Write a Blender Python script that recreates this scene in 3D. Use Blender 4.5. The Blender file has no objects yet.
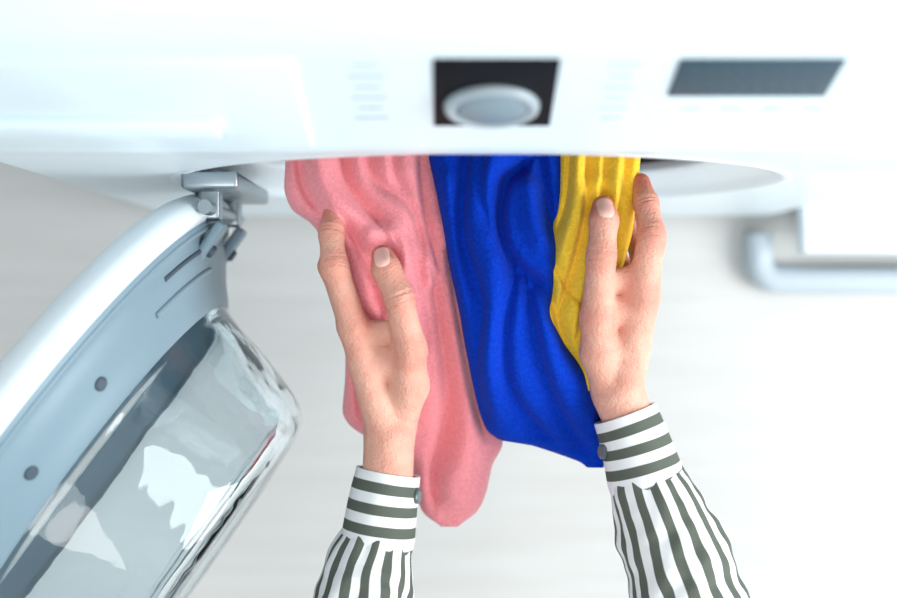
import bpy, bmesh, math, numpy as np
from mathutils import Vector, Matrix, noise

scene = bpy.context.scene
try:
    scene.view_settings.view_transform = 'Standard'
    scene.view_settings.look = 'None'
except Exception:
    pass

# ------------------------------------------------------------------ materials
def mat(name, col, rough=0.5, metal=0.0, sheen=0.0, bump=0.0, bscale=200.0, var=0.0, vscale=8.0, trans=0.0, ior=1.45, coat=0.0, spec=0.5, bdist=.001):
    m = bpy.data.materials.new(name); m.use_nodes = True
    nt = m.node_tree; b = nt.nodes['Principled BSDF']
    b.inputs['Base Color'].default_value = (*col, 1)
    b.inputs['Roughness'].default_value = rough
    b.inputs['Metallic'].default_value = metal
    b.inputs['Sheen Weight'].default_value = sheen
    b.inputs['Transmission Weight'].default_value = trans
    b.inputs['IOR'].default_value = ior
    b.inputs['Coat Weight'].default_value = coat
    b.inputs['Specular IOR Level'].default_value = spec
    tc = nt.nodes.new('ShaderNodeTexCoord')
    if bump:
        n = nt.nodes.new('ShaderNodeTexNoise'); n.inputs['Scale'].default_value = bscale
        n.inputs['Detail'].default_value = 3
        nt.links.new(tc.outputs['Object'], n.inputs['Vector'])
        bp = nt.nodes.new('ShaderNodeBump'); bp.inputs['Strength'].default_value = bump
        bp.inputs['Distance'].default_value = bdist
        nt.links.new(n.outputs['Fac'], bp.inputs['Height'])
        nt.links.new(bp.outputs['Normal'], b.inputs['Normal'])
    if var:
        n2 = nt.nodes.new('ShaderNodeTexNoise'); n2.inputs['Scale'].default_value = vscale
        n2.inputs['Detail'].default_value = 4
        nt.links.new(tc.outputs['Object'], n2.inputs['Vector'])
        cr = nt.nodes.new('ShaderNodeValToRGB')
        cr.color_ramp.elements[0].position = .3; cr.color_ramp.elements[1].position = .7
        cr.color_ramp.elements[0].color = (*[c*(1-var) for c in col], 1)
        cr.color_ramp.elements[1].color = (*[min(1, c*(1+var*.5)) for c in col], 1)
        nt.links.new(n2.outputs['Fac'], cr.inputs['Fac'])
        nt.links.new(cr.outputs['Color'], b.inputs['Base Color'])
    return m

M_white = mat('white_enamel', (.73, .86, .92), .32, coat=.2)
M_body = mat('white_body_enamel', (.76, .87, .92), .38, coat=.15)
M_rim = mat('door_rim_white', (.80, .89, .93), .3, coat=.2)
M_grey = mat('door_grey_plastic', (.20, .295, .355), .42)
M_greyd = mat('dark_grey_plastic', (.06, .09, .12), .5)
M_black = mat('black_gloss', (.006, .008, .012), .5, spec=.08)
M_disp = mat('display_slate', (.045, .085, .115), .4, spec=.2)
M_knob = mat('knob_silver', (.40, .48, .52), .35, metal=.2)
M_knobtop = mat('knob_cap', (.22, .31, .36), .4, metal=.1)
M_ink = mat('panel_print', (.34, .48, .60), .5)
M_steel = mat('brushed_steel', (.30, .36, .40), .35, metal=.9)
M_glass = mat('door_glass', (.86, .94, .97), .0, trans=1.0, ior=1.5, bump=.15, bscale=14, bdist=.01)
M_gasket = mat('rubber_gasket', (.03, .028, .03), .6)
M_drum = mat('drum_steel', (.18, .18, .19), .4, metal=.8)
M_pink = mat('pink_fleece', (.87, .295, .33), 1.0, sheen=.3, bump=.8, bscale=750, var=.12, vscale=400, spec=.05)
M_blue = mat('blue_fleece', (.003, .040, .46), 1.0, sheen=.03, bump=.85, bscale=750, var=.22, vscale=400, spec=.02)
M_yel = mat('yellow_fleece', (.93, .61, .05), 1.0, sheen=.12, bump=.8, bscale=750, var=.12, vscale=400, spec=.04)
M_nail = mat('fingernail', (.88, .53, .45), .35, coat=.15, spec=.3)
M_wall = mat('wall_paint', (.80, .84, .86), .8, bump=.05, bscale=60)
M_walld = mat('wall_paint_grey', (.22, .27, .31), .8, bump=.05, bscale=60)
M_tube = mat('painted_tube', (.46, .54, .59), .4)
M_shelf = mat('white_laminate', (.70, .77, .81), .5)
M_button = mat('shirt_button', (.10, .13, .14), .3)

def skin_mat():
    m = bpy.data.materials.new('skin'); m.use_nodes = True
    nt = m.node_tree; b = nt.nodes['Principled BSDF']
    b.inputs['Roughness'].default_value = .58
    b.inputs['Specular IOR Level'].default_value = .3
    b.inputs['Subsurface Weight'].default_value = .2
    b.inputs['Subsurface Radius'].default_value = (1, .35, .2)
    b.inputs['Subsurface Scale'].default_value = .003
    at = nt.nodes.new('ShaderNodeAttribute'); at.attribute_name = 'flush'
    n = nt.nodes.new('ShaderNodeTexNoise'); n.inputs['Scale'].default_value = 60; n.inputs['Detail'].default_value = 5
    tc = nt.nodes.new('ShaderNodeTexCoord'); nt.links.new(tc.outputs['Object'], n.inputs['Vector'])
    ma = nt.nodes.new('ShaderNodeMath'); ma.operation = 'MULTIPLY_ADD'
    nt.links.new(n.outputs['Fac'], ma.inputs[0]); ma.inputs[1].default_value = .8
    nt.links.new(at.outputs['Fac'], ma.inputs[2])
    cr = nt.nodes.new('ShaderNodeValToRGB')
    cr.color_ramp.elements[0].position = .15; cr.color_ramp.elements[0].color = (.77, .46, .35, 1)
    cr.color_ramp.elements[1].position = 1.0; cr.color_ramp.elements[1].color = (.58, .18, .13, 1)
    nt.links.new(ma.outputs[0], cr.inputs['Fac']); nt.links.new(cr.outputs['Color'], b.inputs['Base Color'])
    v = nt.nodes.new('ShaderNodeTexVoronoi'); v.inputs['Scale'].default_value = 600
    nt.links.new(tc.outputs['Object'], v.inputs['Vector'])
    n3 = nt.nodes.new('ShaderNodeTexNoise'); n3.inputs['Scale'].default_value = 110; n3.inputs['Detail'].default_value = 4
    nt.links.new(tc.outputs['Object'], n3.inputs['Vector'])
    ad = nt.nodes.new('ShaderNodeMath'); ad.operation = 'MULTIPLY_ADD'; ad.inputs[1].default_value = .25
    nt.links.new(v.outputs['Distance'], ad.inputs[0]); nt.links.new(n3.outputs['Fac'], ad.inputs[2])
    bp = nt.nodes.new('ShaderNodeBump'); bp.inputs['Strength'].default_value = 1.0; bp.inputs['Distance'].default_value = .0015
    nt.links.new(ad.outputs[0], bp.inputs['Height']); nt.links.new(bp.outputs['Normal'], b.inputs['Normal'])
    return m
M_skin = skin_mat()

def stripe_mat(name, axis, count, duty=.5):
    m = bpy.data.materials.new(name); m.use_nodes = True
    nt = m.node_tree; b = nt.nodes['Principled BSDF']; b.inputs['Roughness'].default_value = .85
    b.inputs['Specular IOR Level'].default_value = .2
    uv = nt.nodes.new('ShaderNodeUVMap'); uv.uv_map = 'UVMap'
    sp = nt.nodes.new('ShaderNodeSeparateXYZ'); nt.links.new(uv.outputs['UV'], sp.inputs[0])
    mu = nt.nodes.new('ShaderNodeMath'); mu.operation = 'MULTIPLY'; mu.inputs[1].default_value = count
    nt.links.new(sp.outputs[axis], mu.inputs[0])
    fr = nt.nodes.new('ShaderNodeMath'); fr.operation = 'FRACT'; nt.links.new(mu.outputs[0], fr.inputs[0])
    cr = nt.nodes.new('ShaderNodeValToRGB'); e = cr.color_ramp.elements
    dk = (.105, .122, .10, 1)
    e[0].position = duty-.02; e[0].color = (.82, .84, .84, 1)
    e[1].position = duty+.02; e[1].color = dk
    x = e.new(.97); x.color = dk
    y = e.new(1.0); y.color = (.82, .84, .84, 1)
    nt.links.new(fr.outputs[0], cr.inputs['Fac']); nt.links.new(cr.outputs['Color'], b.inputs['Base Color'])
    tc = nt.nodes.new('ShaderNodeTexCoord')
    n = nt.nodes.new('ShaderNodeTexNoise'); n.inputs['Scale'].default_value = 1200
    nt.links.new(tc.outputs['Object'], n.inputs['Vector'])
    bp = nt.nodes.new('ShaderNodeBump'); bp.inputs['Strength'].default_value = .3; bp.inputs['Distance'].default_value = .001
    nt.links.new(n.outputs['Fac'], bp.inputs['Height']); nt.links.new(bp.outputs['Normal'], b.inputs['Normal'])
    return m
M_cuff = stripe_mat('striped_cotton_cuff', 1, 3.6, .48)
M_sleeve = stripe_mat('striped_cotton_sleeve', 0, 15, .50)

# ------------------------------------------------------------------ helpers
def link(ob, parent=None):
    scene.collection.objects.link(ob)
    if parent: ob.parent = parent
    return ob
def empty(name, loc=(0, 0, 0)):
    e = bpy.data.objects.new(name, None); e.location = loc; e.empty_display_size = .05
    return link(e)
def meshobj(name, verts, faces, m, parent=None, smooth=True):
    me = bpy.data.meshes.new(name); me.from_pydata([tuple(v) for v in verts], [], faces); me.update()
    if m: me.materials.append(m)
    bm = bmesh.new(); bm.from_mesh(me); bmesh.ops.recalc_face_normals(bm, faces=bm.faces); bm.to_mesh(me); bm.free()
    if smooth:
        for p in me.polygons: p.use_smooth = True
    return link(bpy.data.objects.new(name, me), parent)
def autosmooth(ob, ang=35):
    bm = bmesh.new(); bm.from_mesh(ob.data)
    for e in bm.edges:
        if len(e.link_faces) == 2 and e.calc_face_angle(0) > math.radians(ang): e.smooth = False
    bm.to_mesh(ob.data); bm.free()
def box(name, lo, hi, m, parent=None, bev=0.0, mtx=None, seg=3):
    bm = bmesh.new(); bmesh.ops.create_cube(bm, size=1)
    c = [(a+b)/2 for a, b in zip(lo, hi)]; s = [b-a for a, b in zip(lo, hi)]
    for v in bm.verts: v.co = Vector((c[0]+v.co.x*s[0], c[1]+v.co.y*s[1], c[2]+v.co.z*s[2]))
    if bev: bmesh.ops.bevel(bm, geom=bm.edges[:], offset=bev, segments=seg, profile=.5, affect='EDGES')
    if mtx: bmesh.ops.transform(bm, matrix=mtx, verts=bm.verts)
    me = bpy.data.meshes.new(name); bm.to_mesh(me); bm.free(); me.materials.append(m)
    if bev:
        for p in me.polygons: p.use_smooth = True
    ob = link(bpy.data.objects.new(name, me), parent)
    if bev: autosmooth(ob, 40)
    return ob
def lathe(name, prof, origin, axis, m, parent=None, seg=96, closed=False, ang=30):
    A = Vector(axis).normalized()
    B = Vector((0, 0, 1)) if abs(A.z) < .9 else Vector((1, 0, 0))
    B = (B - A*B.dot(A)).normalized(); C = A.cross(B)
    o = Vector(origin); vs = []; fs = []; n = len(prof)
    for i in range(seg):
        t = 2*math.pi*i/seg; d = B*math.cos(t)+C*math.sin(t)
        for r, h in prof: vs.append(o+d*max(r, 1e-5)+A*h)
    for i in range(seg):
        j = (i+1) % seg
        for k in range(n if closed else n-1):
            l = (k+1) % n
            fs.append((i*n+k, j*n+k, j*n+l, i*n+l))
    me = bpy.data.meshes.new(name); me.from_pydata([tuple(v) for v in vs], [], fs)
    bm = bmesh.new(); bm.from_mesh(me); bmesh.ops.remove_doubles(bm, verts=bm.verts, dist=5e-5)
    bmesh.ops.recalc_face_normals(bm, faces=bm.faces); bm.to_mesh(me); bm.free()
    me.materials.append(m)
    for p in me.polygons: p.use_smooth = True
    ob = link(bpy.data.objects.new(name, me), parent); autosmooth(ob, ang)
    return ob
def smoothprof(pts, n=6):
    P = np.array(pts, float); out = []
    for i in range(len(P)-1):
        p0 = P[max(i-1, 0)]; p1 = P[i]; p2 = P[i+1]; p3 = P[min(i+2, len(P)-1)]
        for k in range(n):
            t = k/n
            out.append(tuple(.5*((2*p1)+(-p0+p2)*t+(2*p0-5*p1+4*p2-p3)*t*t+(-p0+3*p1-3*p2+p3)*t**3)))
    out.append(tuple(P[-1])); return out
def tube(name, pts, r, m, parent=None, cyc=False):
    cu = bpy.data.curves.new(name, 'CURVE'); cu.dimensions = '3D'; cu.bevel_depth = r; cu.bevel_resolution = 6; cu.use_fill_caps = True
    s = cu.splines.new('POLY'); s.points.add(len(pts)-1)
    for p, q in zip(s.points, pts): p.co = (*q, 1)
    s.use_cyclic_u = cyc; s.use_smooth = True
    cu.materials.append(m)
    ob = bpy.data.objects.new(name, cu); link(ob)
    dg = bpy.context.evaluated_depsgraph_get(); me = bpy.data.meshes.new_from_object(ob.evaluated_get(dg))
    bpy.data.objects.remove(ob); me.name = name
    return link(bpy.data.objects.new(name, me), parent)

# ------------------------------------------------------------------ room
def floor_mat():
    m = bpy.data.materials.new('pale_laminate'); m.use_nodes = True
    nt = m.node_tree; b = nt.nodes['Principled BSDF']; b.inputs['Roughness'].default_value = .5
    tc = nt.nodes.new('ShaderNodeTexCoord')
    mp = nt.nodes.new('ShaderNodeMapping'); mp.inputs['Scale'].default_value = (1.2, 12, 1)
    nt.links.new(tc.outputs['Object'], mp.inputs['Vector'])
    n = nt.nodes.new('ShaderNodeTexNoise'); n.inputs['Scale'].default_value = 4; n.inputs['Detail'].default_value = 8; n.inputs['Roughness'].default_value = .6
    nt.links.new(mp.outputs[0], n.inputs['Vector'])
    cr = nt.nodes.new('ShaderNodeValToRGB')
    cr.color_ramp.elements[0].position = .3; cr.color_ramp.elements[0].color = (.585, .585, .565, 1)
    cr.color_ramp.elements[1].position = .7; cr.color_ramp.elements[1].color = (.63, .64, .625, 1)
    nt.links.new(n.outputs['Fac'], cr.inputs['Fac'])
    br = nt.nodes.new('ShaderNodeTexBrick'); br.inputs['Scale'].default_value = 1
    br.inputs['Brick Width'].default_value = 1.2; br.inputs['Row Height'].default_value = .19
    br.inputs['Mortar Size'].default_value = .0008; br.inputs['Mortar Smooth'].default_value = .3
    br.inputs['Color1'].default_value = (1, 1, 1, 1); br.inputs['Color2'].default_value = (.98, .98, .98, 1); br.inputs['Mortar'].default_value = (.9, .9, .9, 1)
    nt.links.new(tc.outputs['Object'], br.inputs['Vector'])
    mx = nt.nodes.new('ShaderNodeMixRGB'); mx.blend_type = 'MULTIPLY'; mx.inputs[0].default_value = 1
    nt.links.new(cr.outputs[0], mx.inputs[1]); nt.links.new(br.outputs['Color'], mx.inputs[2])
    nt.links.new(mx.outputs[0], b.inputs['Base Color'])
    return m
box('floor', (-2.2, -2.2, -.05), (2.6, .80, 0), floor_mat())
box('wall_back', (-2.2, .80, -.05), (2.6, .90, 2.6), M_wall)
box('wall_left', (-2.3, -2.2, -.05), (-2.2, .90, 2.6), M_walld)
box('baseboard_back', (-2.2, .785, 0), (2.6, .80, .08), M_shelf, bev=.003)

# ------------------------------------------------------------------ washing machine
MX = .024; FY = .087; CZ = .455
wm = empty('washing_machine', (0, 0, 0))
R0 = .225; vs = []; fs = []; N = 128; K = 6
zl, zh = .02, .705; hw = .307; HW = .322
def rectpt(t):
    c, s = math.cos(t), math.sin(t)
    k = 1e9
    if abs(c) > 1e-9: k = min(k, hw/abs(c))
    if s > 1e-9: k = min(k, (zh-CZ)/s)
    if s < -1e-9: k = min(k, (CZ-zl)/-s)
    return c*k, s*k
angs = sorted([2*math.pi*i/N for i in range(N)] + [math.atan2(a, b) % (2*math.pi) for a in (zh-CZ, zl-CZ) for b in (hw, -hw)])
N = len(angs)
for t in angs:
    rx, rz = rectpt(t); cx, cz = R0*math.cos(t), R0*math.sin(t)
    for k in range(K+1):
        f = k/K; vs.append((MX+cx+(rx-cx)*f, FY, CZ+cz+(rz-cz)*f))
for i in range(N):
    j = (i+1) % N
    for k in range(K): fs.append((i*(K+1)+k, j*(K+1)+k, j*(K+1)+k+1, i*(K+1)+k+1))
meshobj('front_panel', vs, fs, M_body, wm, smooth=False)
pts = []
for a in np.linspace(0, math.pi/2, 8): pts.append((hw+.015*math.sin(a), FY+.015*(1-math.cos(a))))
pts += [(HW, .66), (hw, .675)]
full = [(MX+x, y) for x, y in pts] + [(MX-x, y) for x, y in reversed(pts)]
n = len(full); vs = [(x, y, .02) for x, y in full]+[(x, y, .80) for x, y in full]
fs = [(i, i+1, n+i+1, n+i) for i in range(n-1)] + [tuple(range(n))]
o = meshobj('side_shell', vs, fs, M_body, wm); autosmooth(o, 30)
for i, (fx, fy) in enumerate([(-.24, .14), (.24, .14), (-.24, .62), (.24, .62)]):
    lathe('foot_%d' % (i+1), [(0, 0), (.022, 0), (.022, .008), (.012, .01), (.012, .025), (0, .025)], (MX+fx, fy, 0), (0, 0, 1), M_greyd, wm, 24)
# fascia
prof = [(.60, .70), (.104, .70), (.1025, .684), (.095, .680), (.0885, .682), (.0848, .689), (.0848, .699), (.0878, .710)]
prof += [(.083+.28*(z-.69), z) for z in (.722, .74, .77, .80, .82)]
prof += [(.1245, .833), (.131, .842), (.140, .848), (.152, .851), (.17, .852), (.675, .852), (.675, .70)]
xs = [MX-HW, MX-HW+.002, MX-HW+.01, MX-.2, MX, MX+.2, MX+HW-.01, MX+HW-.002, MX+HW]
ins = [.006, .002, 0, 0, 0, 0, 0, .002, .006]
n = len(prof); vs = []; fs = []
for x, d in zip(xs, ins):
    for y, z in prof: vs.append((x, y+(d if y < .3 else 0), z-(d*.5 if z > .84 else 0)))
for i in range(len(xs)-1):
    for k in range(n-1): fs.append((i*n+k, (i+1)*n+k, (i+1)*n+k+1, i*n+k+1))
    fs.append((i*n+n-1, (i+1)*n+n-1, (i+1)*n, i*n))
fs.append(tuple(range(n))); fs.append(tuple(range((len(xs)-1)*n, len(xs)*n)))
o = meshobj('control_fascia', vs, fs, M_white, wm); autosmooth(o, 28)
al = math.atan(.28)
def fascia_frame(x, z):
    X = Vector((1, 0, 0)); T = Vector((0, math.sin(al), math.cos(al))); Nn = Vector((0, -math.cos(al), math.sin(al)))
    o = Vector((x, .083+.28*(z-.69), z))
    m = Matrix.Identity(4)
    for r in range(3):
        m[r][0] = X[r]; m[r][1] = T[r]; m[r][2] = Nn[r]; m[r][3] = o[r]
    return m
fm = fascia_frame(MX, .779)
box('selector_window', (-.032, -.043, -.002), (.032, .043, .0010), M_black, wm, .0009, fm)
kf = fascia_frame(MX-.001, .767); ko = kf.translation; kn = kf.to_3x3() @ Vector((0, 0, 1))
lathe('program_knob_ring', [(0, .0005), (.0250, .0005), (.0256, .002), (.0250, .0045), (.0228, .0055), (.0195, .005), (.019, .0035), (0, .0035)], ko, kn, M_knob, wm, 64)
lathe('program_knob_cap', [(0, .0037), (.0185, .0037), (.0185, .0048), (.017, .0056), (0, .0056)], ko, kn, M_knobtop, wm, 64)
df = fascia_frame(MX+.1325, .7985)
box('display_window', (-.0415, -.0225, -.002), (.0415, .0225, .0012), M_disp, wm, .001, df)
for r in range(3):
    for c in range(9):
        box('display_icon', (-.034+c*.008, -.014+r*.011, .0012), (-.030+c*.008, -.011+r*.011, .0015), M_greyd, wm, 0, df)
def prn(name, x, z, w, h=.0012):
    f = fascia_frame(x, z); box(name, (-w/2, -h/2, -.0005), (w/2, h/2, .0004), M_ink, wm, 0, f)
for r in range(6): prn('program_label', -.042, .748+r*.013, .018-.005*(r % 2))
for r in range(6): prn('program_label', .088, .748+r*.013, .016-.005*((r+1) % 2))
for c in range(4): prn('button_label', .13+c*.022, .760, .010)
dfr = fascia_frame(-.175, .765)
box('detergent_drawer', (-.115, -.058, -.002), (.098, .058, .0028), M_white, wm, .0022, dfr)
box('drawer_handle_lip', (-.105, -.034, .0015), (.052, -.010, .008), M_white, wm, .0050, dfr)

lathe('porthole_surround', smoothprof([(R0+.004, .0005), (R0, -.0008), (.219, 0), (.208, .006), (.197, .010), (.185, .0135), (.177, .016), (.1725, .0195), (.173, .030)], 5), (MX, FY, CZ), (0, 1, 0), M_body, wm, 128)
lathe('door_gasket', smoothprof([(.1735, .0215), (.1710, .028), (.165, .040), (.162, .055), (.166, .066), (.162, .078), (.166, .09), (.20, .092)], 4), (MX, FY, CZ), (0, 1, 0), M_gasket, wm, 96)
lathe('drum', smoothprof([(.17, .095), (.215, .100), (.222, .115), (.222, .40), (.215, .42), (.10, .43), (0, .43)], 3), (MX, FY, CZ), (0, 1, 0), M_drum, wm, 96)

# door
a = math.radians(35)
u = Vector((-math.sin(a), -math.cos(a), 0)); nrm = Vector((math.cos(a), -math.sin(a), 0))
H = Vector((-.167, .070, CZ)); DC = H+u*.225
def dpt(r, th, h):
    return DC + (-u)*r*math.cos(th)+Vector((0, 0, 1))*r*math.sin(th)+nrm*h
door = empty('door', (0, 0, 0)); door.parent = wm
lathe('door_outer_rim', smoothprof([(.150, -.014), (.160, -.022), (.205, -.026), (.218, -.022), (.2265, -.012), (.227, -.003), (.222, .003), (.214, .003)], 5), DC, nrm, M_rim, door, 160)
lathe('door_inner_frame', smoothprof([(.2165, .002), (.214, .006), (.208, .007), (.203, .009), (.195, .017), (.180, .028), (.170, .037), (.164, .041), (.160, .040), (.157, .034), (.155, .0), (.150, -.014)], 4), DC, nrm, M_grey, door, 160)
gp = [(.163, .030), (.162, .042), (.158, .052), (.151, .080), (.142, .110), (.136, .126), (.127, .138), (.113, .142), (.085, .138), (.045, .133), (0, .131)]
gi = [(0, .122), (.045, .124), (.085, .127), (.106, .130), (.117, .126), (.125, .112), (.133, .094), (.144, .068), (.149, .048), (.154, .030)]
lathe('door_glass_bowl', smoothprof(gp, 6)+smoothprof(gi, 6), DC, nrm, M_glass, door, 160, closed=True, ang=60)
for i, (th, rr) in enumerate(((60, .183), (82, .183), (106, .180), (-40, .188), (-90, .188), (-140, .188))):
    t = math.radians(th)
    p = dpt(rr, t, .026)
    ax = (nrm*.8 + (p-DC-nrm*.026).normalized()*.6).normalized()
    lathe('frame_screw', [(0, .002), (.0035, .002), (.0048, .001), (.005, -.003), (0, -.003)], p, ax, M_greyd, door, 20)
for s in (-1, 1):
    p0 = dpt(.20, math.radians(s*14), .014)
    m4 = Matrix.Identity(4)
    ax = [-u, Vector((0, 0, 1)), nrm]
    for r in range(3):
        for c in range(3): m4[r][c] = ax[c][r]
        m4[r][3] = p0[r]
    box('hinge_plate', (-.028, -.010, -.004), (.022, .010, .004), M_grey, door, .003, m4)
    lathe('hinge_screw', [(0, .007), (.004, .007), (.005, .005), (.005, .002)], p0, nrm, M_greyd, door, 20)
    zc = p0.z
    box('hinge_arm', (-.178, .056, zc-.008), (-.162, .092, zc+.008), M_steel, door, .003)
def rib(th0, th1, r, h, w, m=M_grey):
    pts = [tuple(dpt(r, math.radians(t), h)) for t in np.linspace(th0, th1, 24)]
    tube('frame_rib', pts, w, m, door)
rib(14, 34, .198, .013, .0020, M_greyd); rib(12, 40, .186, .024, .002); rib(8, 172, .2125, .007, .0018)
box('hinge_bracket', (-.185, .076, CZ-.085), (-.145, .088, CZ+.085), M_steel, door, .003)
lathe('hinge_pin', [(0, -.08), (.005, -.08), (.005, .08), (0, .08)], (-.169, .064, CZ), (0, 0, 1), M_steel, door, 24)
box('door_latch', (-.006, -.02, 0), (.006, .02, .014), M_greyd, door, .002,
    Matrix.Translation(dpt(.19, math.pi, .02)) @ Matrix(((nrm.x, 0, u.x, 0), (nrm.y, 0, u.y, 0), (0, 1, 0, 0), (0, 0, 0, 1))))

# ------------------------------------------------------------------ low shelf with tube runner on the right
sh = empty('utility_shelf')
box('shelf_board', (.358, .046, .045), (.85, .50, .075), M_shelf, sh, .004)
def arc(cx, cy, r, a0, a1, z, n=8): return [(cx+r*math.cos(t), cy+r*math.sin(t), z) for t in np.linspace(a0, a1, n)]
tp = [(.326, .068, .016)] + arc(.346, .040, .020, math.pi, 1.5*math.pi, .016) + [(.87, .020, .016)]
tube('runner_tube', tp, .0145, M_tube, sh)
for x, y in ((.40, .08), (.80, .08), (.40, .45), (.80, .45)):
    lathe('shelf_leg', [(0, 0), (.012, 0), (.012, .047), (0, .047)], (x, y, 0), (0, 0, 1), M_tube, sh, 24)

# ------------------------------------------------------------------ laundry
GK = .00070   # metres per tracing unit
def G(x, y): return (x-448.5)*GK, (299-y)*GK
def seg_sd(px, py, line):
    best = np.full(px.shape, 1e9); sg = np.ones(px.shape)
    line = smoothprof(line, 6)
    for (x0, y0), (x1, y1) in zip(line[:-1], line[1:]):
        dx, dy = x1-x0, y1-y0; L2 = dx*dx+dy*dy+1e-9
        t = np.clip(((px-x0)*dx+(py-y0)*dy)/L2, 0, 1)
        d = np.hypot(px-x0-t*dx, py-y0-t*dy); c = np.sign(dx*(py-y0)-dy*(px-x0))
        m_ = d < best; best = np.where(m_, d, best); sg = np.where(m_, c, sg)
    e1 = np.hypot(px-line[-1][0], py-line[-1][1])
    fade = np.clip(e1/22, 0, 1)
    return best, sg, fade
def smooth1(a, w):
    k = np.hanning(w+2)[1:-1]; k /= k.sum()
    return np.convolve(np.pad(a, (w//2, w//2), 'edge'), k, 'valid')[:len(a)]
def blur2(A, n):
    for _ in range(n):
        B = np.pad(A, 1, 'edge'); A = (B[1:-1, 1:-1]*4+B[:-2, 1:-1]*2+B[2:, 1:-1]*2+B[1:-1, :-2]+B[1:-1, 2:])/10
    return A
def cloth(name, rows, folds, m, T=.020, seed=0, tend=.2, nr=300, nc=180, gain=1.6, dents=()):
    R = np.array(rows, float)
    arc_ = np.concatenate([[0], np.cumsum(np.hypot(np.diff(R[:, 0]), np.diff((R[:, 1]+R[:, 2])/2)))]); arc_ /= arc_[-1]
    t = np.linspace(0, 1, nr)
    Y = np.interp(t, arc_, R[:, 0]); L = smooth1(np.interp(t, arc_, R[:, 1]), 15); Rr = smooth1(np.interp(t, arc_, R[:, 2]), 15); Z = smooth1(np.interp(t, arc_, R[:, 3]), 31)
    TT = T*np.clip(tend+(1-tend)*np.sqrt(np.clip((1-t)/.10, 0, 1)), 0, 1)
    s = np.linspace(0, 1, nc); s = .5-.5*np.cos(math.pi*s)
    vs = []
    U = L[:, None]+(Rr-L)[:, None]*s[None, :]; V = np.repeat(Y[:, None], nc, 1)
    h = (1-np.abs(2*s-1)**3.2)**.5
    D = np.zeros_like(U)
    for line, w, A in folds:
        d, sg, fade = seg_sd(U, V, line)
        if A < 0:
            lee = 1 if seed != 5.1 else -1
            wl = np.where(sg*lee > 0, w*.85, w*2.4)
            D += gain*A*.001*np.exp(-(d/wl)**1.6)*fade
        else: D += gain*A*.001*np.exp(-(d/(w*1.3))**2)*(.3+.7*fade)
    # fabric pressed down under a thumb and bulging up around it
    for cx, cy, r, A in dents:
        q = np.hypot(U-cx, (V-cy)*.8)
        D += .001*A*(-np.exp(-(q/r)**2) + .75*np.exp(-((q-r*1.7)/(r*.55))**2))
    D = blur2(D, 5)
    nz = np.zeros_like(U)
    for i in range(nr):
        for j in range(nc):
            nz[i, j] = noise.noise(Vector((U[i, j]*.030+seed, V[i, j]*.012, seed)))*.0030
    top = (Z-TT)[:, None]+TT[:, None]*h[None, :]+(D+nz)*np.minimum(1, h[None, :]*1.3)*np.minimum(1, TT/T*1.2)[:, None]
    bot = (Z-TT)[:, None]-TT[:, None]*h[None, :]*.9 + nz*.8*h[None, :]
    for i in range(nr):
        for j in range(nc):
            x, y = G(U[i, j], V[i, j]); vs.append((x, y, top[i, j]))
        for j in range(nc-2, 0, -1):
            x, y = G(U[i, j], V[i, j]); vs.append((x, y, min(bot[i, j], top[i, j]-.001)))
    n = 2*nc-2; fs = []
    for i in range(nr-1):
        for j in range(n):
            k = (j+1) % n; fs.append((i*n+j, i*n+k, (i+1)*n+k, (i+1)*n+j))
    fs.append(tuple(range(n))); fs.append(tuple(range((nr-1)*n, nr*n)))
    return meshobj(name, vs, fs, m)
pink = cloth('pink_sweatshirt', [
 (50, 300, 430, .530), (155, 284, 434, .535), (190, 282, 440, .536), (210, 290, 444, .537), (222, 310, 448, .538), (250, 330, 453, .538), (300, 338, 459, .534), (340, 343, 468, .520),
 (385, 340, 478, .497), (420, 335, 490, .482), (434, 342, 500, .477), (448, 362, 507, .474), (460, 388, 506, .472), (475, 408, 496, .470), (505, 414, 490, .466), (522, 417, 484, .462), (532, 422, 476, .459), (539, 432, 466, .457), (542, 446, 454, .456)],
 [([(318, 158), (330, 195), (366, 232)], 9, 6), ([(340, 150), (350, 190), (390, 236)], 4.5, -8),
  ([(366, 145), (374, 180), (410, 208), (426, 262)], 4.5, -6), ([(298, 160), (304, 190), (328, 220)], 5, -5), ([(348, 228), (366, 262), (384, 320)], 5, -7), ([(418, 150), (426, 215), (442, 280)], 4.5, -5),
  ([(434, 290), (446, 400), (432, 480), (436, 530)], 6, -8), ([(458, 340), (470, 430), (458, 500)], 12, 4),
  ([(352, 380), (358, 440)], 5, -5), ([(448, 250), (466, 360), (488, 455)], 4.5, -6), ([(410, 235), (424, 300), (428, 360)], 5, -5), ([(392, 150), (396, 180), (418, 200)], 4, -4)],
 M_pink, .022, 1.3, gain=1.5, dents=[(385, 258, 13, 5)])
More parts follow.
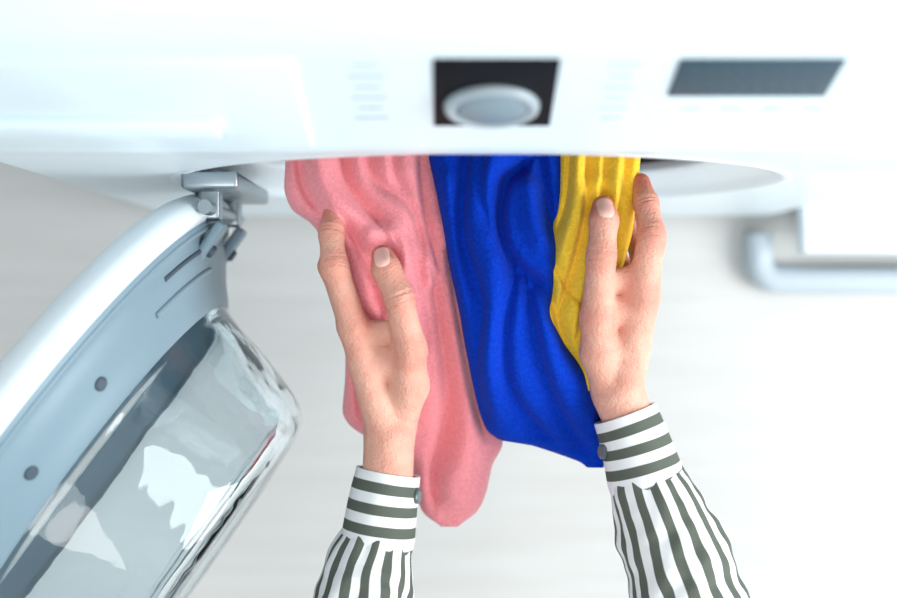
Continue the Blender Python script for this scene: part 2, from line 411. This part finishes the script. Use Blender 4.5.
blue = cloth('blue_sweater', [
 (50, 428, 560, .540), (155, 428, 568, .545), (200, 438, 566, .547), (265, 449, 558, .548), (315, 460, 550, .546), (345, 465, 566, .540), (385, 473, 598, .522),
 (415, 480, 612, .508), (437, 488, 618, .498), (447, 500, 618, .494), (453, 535, 618, .490), (461, 560, 617, .486), (470, 586, 614, .483), (475, 596, 610, .481)],
 [([(492, 158), (485, 215), (498, 290), (490, 360), (505, 430)], 13, 4), ([(468, 140), (463, 230), (481, 300), (477, 380), (492, 435)], 5.5, -7),
  ([(524, 168), (506, 186), (501, 225), (514, 262), (554, 292)], 4.5, -10), ([(528, 190), (534, 228), (552, 258)], 9, 6), ([(540, 150), (548, 205), (560, 250)], 5, -6),
  ([(514, 275), (505, 340), (516, 400), (566, 455)], 6, -7), ([(545, 320), (560, 375), (590, 430)], 12, 4), ([(528, 290), (538, 350), (558, 405), (600, 465)], 5, -6),
  ([(446, 180), (454, 260), (466, 320)], 6, 3), ([(484, 150), (480, 190), (490, 240)], 4, -4)], M_blue, .026, 5.1, gain=1.65)
yel = cloth('yellow_sweater', [
 (50, 556, 628, .540), (155, 556, 641, .545), (190, 556, 637, .547), (235, 550, 632, .547), (265, 546, 624, .544), (300, 542, 606, .540), (325, 540, 600, .534), (350, 548, 602, .526), (375, 562, 606, .516), (392, 578, 608, .510)],
 [([(586, 150), (580, 230), (556, 320)], 3.5, -6), ([(574, 158), (568, 220), (554, 270)], 4.5, 3), ([(604, 150), (598, 210), (588, 280), (575, 350)], 3.5, -5),
  ([(624, 150), (618, 205), (606, 255), (596, 310)], 3.5, -6), ([(548, 285), (562, 335), (590, 385)], 4, -6), ([(550, 255), (568, 290), (592, 312)], 3.5, -4), ([(568, 150), (564, 200), (552, 240)], 3, -4)],
 M_yel, .022, 9.7, gain=1.5, dents=[(599, 208, 12, 4)])

# ------------------------------------------------------------------ person (hands, wrists, sleeves)
person = empty('person')
def conv(p): x, y = G(p[0], p[1]); return np.array((x, y, p[2]*.001))
def dist_bone(P, b):
    a, c, r0, r1 = b; ab = c-a; t = np.clip(((P-a)@ab)/(ab@ab), 0, 1)
    return np.linalg.norm(P-a-t[:, None]*ab, axis=1)-(r0+(r1-r0)*t)
class Hand:
    def __init__(s, palm, fingers, creases, tendons=()):
        cv = lambda ch: [(conv(q0), conv(q1), q0[3]*GK, q1[3]*GK) for q0, q1 in zip(ch[:-1], ch[1:])]
        s.palm = [b for ch in palm for b in cv(ch)]; s.fing = [cv(ch) for ch in fingers]
        s.cre = [(conv(c[0]), (conv(c[1])-conv(c[0]))/np.linalg.norm(conv(c[1])-conv(c[0])), c[2], c[3]) for c in creases]
        s.ten = [([conv(p) for p in line], w, A) for line, w, A in tendons]
    def f(s, P):
        k = 460.
        base = sum(np.exp(-k*np.clip(dist_bone(P, b), -.05, .1)) for b in s.palm)
        out = np.full(len(P), 1e9)
        for ch in s.fing:
            e = base+sum(np.exp(-k*np.clip(dist_bone(P, b), -.05, .1)) for b in ch)
            out = np.minimum(out, -np.log(e)/k)
        return out+.0006
    def grad(s, P):
        e = 2e-4; g = np.stack([(s.f(P+np.eye(3)[i]*e)-s.f(P-np.eye(3)[i]*e))/(2*e) for i in range(3)], 1)
        return g/np.maximum(np.linalg.norm(g, axis=1, keepdims=True), 1e-6)
    def build(s, name):
        bm = bmesh.new()
        for b in s.palm+[x for c in s.fing for x in c]:
            p0, p1, r0, r1 = b; L = np.linalg.norm(p1-p0); n = max(2, int(L/.004))
            for i in range(n+1):
                t = i/n; c = p0+(p1-p0)*t
                bmesh.ops.create_icosphere(bm, subdivisions=2, radius=(r0+(r1-r0)*t), matrix=Matrix.Translation(Vector(c)))
        me = bpy.data.meshes.new('tmp'); bm.to_mesh(me); bm.free()
        ob = link(bpy.data.objects.new('tmp', me))
        md = ob.modifiers.new('r', 'REMESH'); md.mode = 'VOXEL'; md.voxel_size = .0008
        dg = bpy.context.evaluated_depsgraph_get(); me2 = bpy.data.meshes.new_from_object(ob.evaluated_get(dg)); bpy.data.objects.remove(ob)
        me2.name = name; nv = len(me2.vertices); co = np.empty(nv*3); me2.vertices.foreach_get('co', co); P = co.reshape(-1, 3)
        for _ in range(5): P = P - (s.f(P)*.85)[:, None]*s.grad(P)
        N = s.grad(P); d = np.zeros(nv)
        for c, ax, A, w in s.cre:
            q = P-c; al_ = q@ax
            lat = np.linalg.norm(q-al_[:, None]*ax, axis=1)
            al_ = al_ + .0006*np.sin(lat*700+c[0]*3000)
            d -= A*np.exp(-(al_/w)**2)*np.exp(-(np.linalg.norm(q, axis=1)/.014)**2)
        for line, w, A in s.ten:
            dd = np.full(nv, 1e9)
            for p0, p1 in zip(line[:-1], line[1:]):
                dd = np.minimum(dd, dist_bone(P, (p0, p1, 0, 0)))
            d += A*np.exp(-(dd/w)**2)*np.clip(N[:, 2]*1.5+.3, 0, 1)
        P = P+N*d[:, None]
        me2.vertices.foreach_set('co', P.reshape(-1))
        fl = np.zeros(nv)
        for ch in s.fing:
            tip = ch[-1][1]; fl = np.maximum(fl, .6*np.exp(-(np.linalg.norm(P-tip, axis=1)/.018)**2))
            for b in ch[:-1]: fl = np.maximum(fl, .38*np.exp(-(np.linalg.norm(P-b[1], axis=1)/.012)**2))
            fl = np.maximum(fl, .35*np.exp(-(np.linalg.norm(P-ch[0][0], axis=1)/.016)**2))
        at = me2.attributes.new('flush', 'FLOAT', 'POINT'); at.data.foreach_set('value', fl)
        me2.update(); me2.materials.clear(); me2.materials.append(M_skin)
        for p in me2.polygons: p.use_smooth = True
        return link(bpy.data.objects.new(name, me2), person)
    def nail(s, name, c, along, up, la=.0068, lb=.0052):
        c = conv(c); A = Vector(along).normalized(); Up = Vector(up).normalized(); Up = (Up-A*Up.dot(A)).normalized(); B = Up.cross(A)
        A, B, Up = map(np.array, (A, B, Up)); pts = []; rs = []
        NR, NT = 7, 40
        for i in range(NR+1):
            for j in range(NT):
                t = 2*math.pi*j/NT; r = i/NR; ca, sa = math.cos(t), math.sin(t)
                q = (abs(ca)**3+abs(sa)**3)**(-1/3)
                pts.append(c+Up*.011+A*la*r*q*ca+B*lb*r*q*sa); rs.append(r)
        P = np.array(pts)
        for _ in range(14): P = P - (s.f(P)*.7)[:, None]*Up[None, :]
        r = np.array(rs); P = P+Up[None, :]*(.0007*(1-r**6)-.0002)[:, None]
        fs = [(i*NT+j, i*NT+(j+1) % NT, (i+1)*NT+(j+1) % NT, (i+1)*NT+j) for i in range(NR) for j in range(NT)]
        return meshobj(name, P, fs, M_nail, person)
def cre(p, q, n=3, sp=1.6, A=.0010, w=.0007):
    d = (np.array(q, float)-np.array(p, float)); d /= np.linalg.norm(d[:2])+1e-9
    return [(tuple(np.array(p)+d*(i-(n-1)/2)*sp*1.6), tuple(np.array(p)+d*((i-(n-1)/2)*sp*1.6+20)), A, w) for i in range(n)]
# left hand
LH = Hand(
 [[(385, 530, 520, 27), (389, 440, 520, 26)], [(385, 530, 503, 27), (389, 440, 502, 25)],
  [(386, 435, 522, 19), (355, 328, 541, 15)], [(386, 435, 512, 18), (351, 328, 522, 14)], [(388, 435, 500, 17), (353, 332, 504, 13)], [(392, 435, 492, 15), (360, 340, 488, 12)],
  [(395, 425, 510, 18), (388, 370, 520, 19)], [(400, 425, 516, 17), (410, 385, 532, 19), (410, 345, 545, 16)], [(372, 332, 537, 12), (402, 331, 543, 13)], [(368, 360, 532, 17), (400, 362, 534, 18)]],
 [[(355, 325, 541, 15), (337, 267, 550, 13.8), (333, 234, 541, 12), (334, 212, 532, 10.6)],
  [(351, 325, 522, 14), (331, 266, 524, 12.6), (341, 234, 514, 11.4), (356, 221, 505, 10.4)],
  [(353, 330, 504, 13.5), (335, 274, 500, 12), (349, 245, 492, 11), (364, 238, 486, 10)],
  [(360, 338, 488, 12.5), (344, 290, 482, 10.6), (357, 267, 477, 9.6), (370, 261, 474, 9)],
  [(411, 350, 546, 17), (401, 299, 558, 14.4), (388, 270, 553, 13.8), (384, 257, 546, 11.8)]],
 cre((337, 267, 550), (333, 234, 541), 4) + cre((333, 234, 541), (334, 212, 532), 2) + cre((400, 300, 559), (388, 270, 556), 4),
 [([(400, 440, 545), (408, 390, 555), (411, 350, 562), (403, 310, 572)], .004, .0011), ([(385, 430, 545), (366, 370, 552), (356, 328, 556)], .004, .0010),
  ([(384, 322, 550), (392, 350, 553), (390, 385, 548)], .004, -.0018)])
LH.build('left_hand')
LH.nail('left_thumb_nail', (385.0, 259, 552), (-.35, 1, -.12), (-.15, 0.1, 1), .0078, .0060)
RH = Hand(
 [[(620, 397, 518, 26.5), (645, 455, 520, 26)], [(620, 397, 502, 25), (645, 455, 503, 26)],
  [(624, 390, 522, 20), (640, 297, 544, 16.5)], [(626, 390, 512, 18), (643, 300, 524, 14.5)], [(624, 390, 500, 17), (643, 308, 505, 13)], [(620, 390, 492, 15), (636, 318, 488, 12)],
  [(612, 385, 508, 19), (610, 335, 522, 19)], [(609, 388, 516, 17), (598, 352, 534, 19), (595, 318, 546, 17)], [(604, 282, 544, 13), (634, 278, 546, 13)], [(606, 310, 538, 17), (632, 308, 538, 17)], [(606, 350, 530, 18), (628, 346, 530, 18)]],
 [[(639, 290, 546, 17), (646, 238, 553, 13.8), (643, 206, 543, 12), (639, 184, 533, 10.6)],
  [(643, 298, 524, 14.5), (652, 243, 526, 13), (647, 206, 515, 11.6), (634, 192, 506, 10.6)],
  [(643, 306, 505, 13), (647, 252, 501, 12), (633, 225, 494, 11), (618, 217, 488, 10)],
  [(636, 316, 488, 12), (637, 272, 482, 10.6), (622, 250, 477, 9.6), (610, 245, 474, 9)],
  [(594, 318, 546, 17), (596, 258, 560, 14.4), (599, 223, 557, 13.8), (599, 209, 551, 11.6)]],
 cre((646, 238, 553), (643, 206, 543), 4) + cre((643, 208, 543), (638, 186, 533), 2) + cre((596, 258, 562), (599, 222, 558), 4),
 [([(612, 400, 545), (600, 355, 555), (595, 318, 564), (596, 270, 575)], .004, .0011), ([(625, 395, 545), (636, 340, 556), (641, 292, 563)], .004, .0010),
  ([(618, 270, 558), (614, 305, 556), (614, 345, 550)], .004, -.0020)])
RH.build('right_hand')
RH.nail('right_thumb_nail', (599, 212, 557), (.02, 1, -.15), (.12, .1, 1), .0082, .0062)

def sleeve(name, path, m, uvlen=1.0, NA=120, wr=0.0, gather=0.0, seed=0, thick=.0012, n=90):
    P = np.array([[*conv(p), p[3]*GK, p[4]*GK] for p in path])
    sp = np.array(smoothprof([tuple(q) for q in P], max(2, n//(len(path)-1))))
    C = sp[:, :3]; ra = sp[:, 3]; rb = sp[:, 4]
    tan = np.gradient(C, axis=0); tan /= np.linalg.norm(tan, axis=1, keepdims=True)
    L = np.concatenate([[0], np.cumsum(np.linalg.norm(np.diff(C, axis=0), axis=1))])
    vs = []; uv = []
    for i in range(len(C)):
        t = Vector(tan[i]); X = Vector((0, 0, 1)).cross(t); X.normalize(); Y = t.cross(X).normalized()
        if X.x < 0: X = -X
        if Y.z < 0: Y = -Y
        for j in range(NA+1):
            th = 2*math.pi*j/NA; c, s_ = math.cos(th), math.sin(th)
            w = wr*(noise.noise(Vector((c*1.3+seed, s_*1.3, L[i]*38+c*1.2)))*.9 + noise.noise(Vector((c*2.2+seed, s_*2.2, L[i]*80+5)))*.4)
            w += gather*math.exp(-L[i]/.025)*math.sin(th*11+seed)*.5
            k = 1+w
            vs.append(Vector(C[i])+X*(c*ra[i]*k)+Y*(s_*rb[i]*k)); uv.append((j/NA+.02*noise.noise(Vector((c+seed, s_, L[i]*25))), L[i]/L[-1]*uvlen))
    nn = NA+1; fs = [(i*nn+j, i*nn+j+1, (i+1)*nn+j+1, (i+1)*nn+j) for i in range(len(C)-1) for j in range(NA)]
    me = bpy.data.meshes.new(name); me.from_pydata([tuple(v) for v in vs], [], fs); me.update()
    ul = me.uv_layers.new(name='UVMap')
    for lp in me.loops: ul.data[lp.index].uv = uv[lp.vertex_index]
    for p in me.polygons: p.use_smooth = True
    me.materials.append(m); ob = link(bpy.data.objects.new(name, me), person)
    so = ob.modifiers.new('s', 'SOLIDIFY'); so.thickness = thick; so.offset = 0
    return ob
sleeve('left_cuff', [(387.5, 474, 511, 31, 39), (383, 500, 512, 33, 40), (377, 540, 513, 35.5, 42), (375.5, 547, 513, 35, 41)], M_cuff, n=60, wr=.02, seed=2, thick=.0024)
sleeve('left_sleeve', [(378, 536, 513, 33, 38), (375, 548, 514, 37, 43), (368, 572, 516, 44, 50), (362, 602, 522, 48, 55), (353, 660, 540, 52, 60), (340, 760, 580, 56, 66), (325, 860, 640, 62, 74), (315, 930, 700, 66, 78)], M_sleeve, wr=.13, gather=.07, seed=4, n=150)
sleeve('right_cuff', [(627, 415, 511, 31, 39), (636, 440, 512, 33, 40), (647, 477, 513, 37, 43), (650, 484, 513, 37, 42)], M_cuff, n=60, wr=.02, seed=7, thick=.0024)
sleeve('right_sleeve', [(647, 474, 513, 35, 39), (651, 486, 514, 39, 44), (661, 512, 516, 46, 50), (672, 545, 519, 51, 55), (687, 600, 528, 56, 60), (712, 680, 550, 61, 66), (742, 780, 590, 66, 70), (765, 860, 640, 70, 76), (775, 930, 700, 72, 80)], M_sleeve, wr=.13, gather=.07, seed=11, n=160)
for nm, p in (('left_cuff_button', (417, 497, 522)), ('right_cuff_button', (603, 452, 522))):
    c = conv(p); s = 1 if 'left' in nm else -1
    lathe(nm, [(0, .002), (.004, .002), (.0052, .0012), (.0052, -.001), (0, -.001)], c, (s*.9, 0, .35), M_button, person, 24)

# ------------------------------------------------------------------ light
w = bpy.data.worlds.new('World'); scene.world = w; w.use_nodes = True
bg = w.node_tree.nodes['Background']; bg.inputs[0].default_value = (.915, .965, 1.0, 1); bg.inputs[1].default_value = .72
def area(name, loc, target, sx, sy, e, col=(1, 1, 1)):
    l = bpy.data.lights.new(name, 'AREA'); l.shape = 'RECTANGLE'; l.size = sx; l.size_y = sy; l.energy = e; l.color = col
    ob = link(bpy.data.objects.new(name, l)); ob.location = loc
    ob.rotation_euler = (Vector(target)-Vector(loc)).to_track_quat('-Z', 'Y').to_euler()
    return ob
area('assumed_side_light', (1.5, -.4, 1.1), (.35, 0, .15), 1.0, 1.1, 37, (.97, .99, 1))  # added area light for assumed daylight from the right; no window is built
area('overhead_fill', (-.1, -.7, 2.4), (0, 0, .4), .9, .9, 13, (1, .98, .95))  # added overhead fill light, not a lamp known in the room

# ------------------------------------------------------------------ camera
cd = bpy.data.cameras.new('camera'); cam = link(bpy.data.objects.new('camera', cd))
cam.location = (0, 0, 1.54); cam.rotation_euler = (0, 0, 0)
cd.sensor_width = 36; cd.lens = 58.2; cd.clip_start = .05
cd.dof.use_dof = True; cd.dof.focus_distance = 1.00; cd.dof.aperture_fstop = 3.0
scene.camera = cam
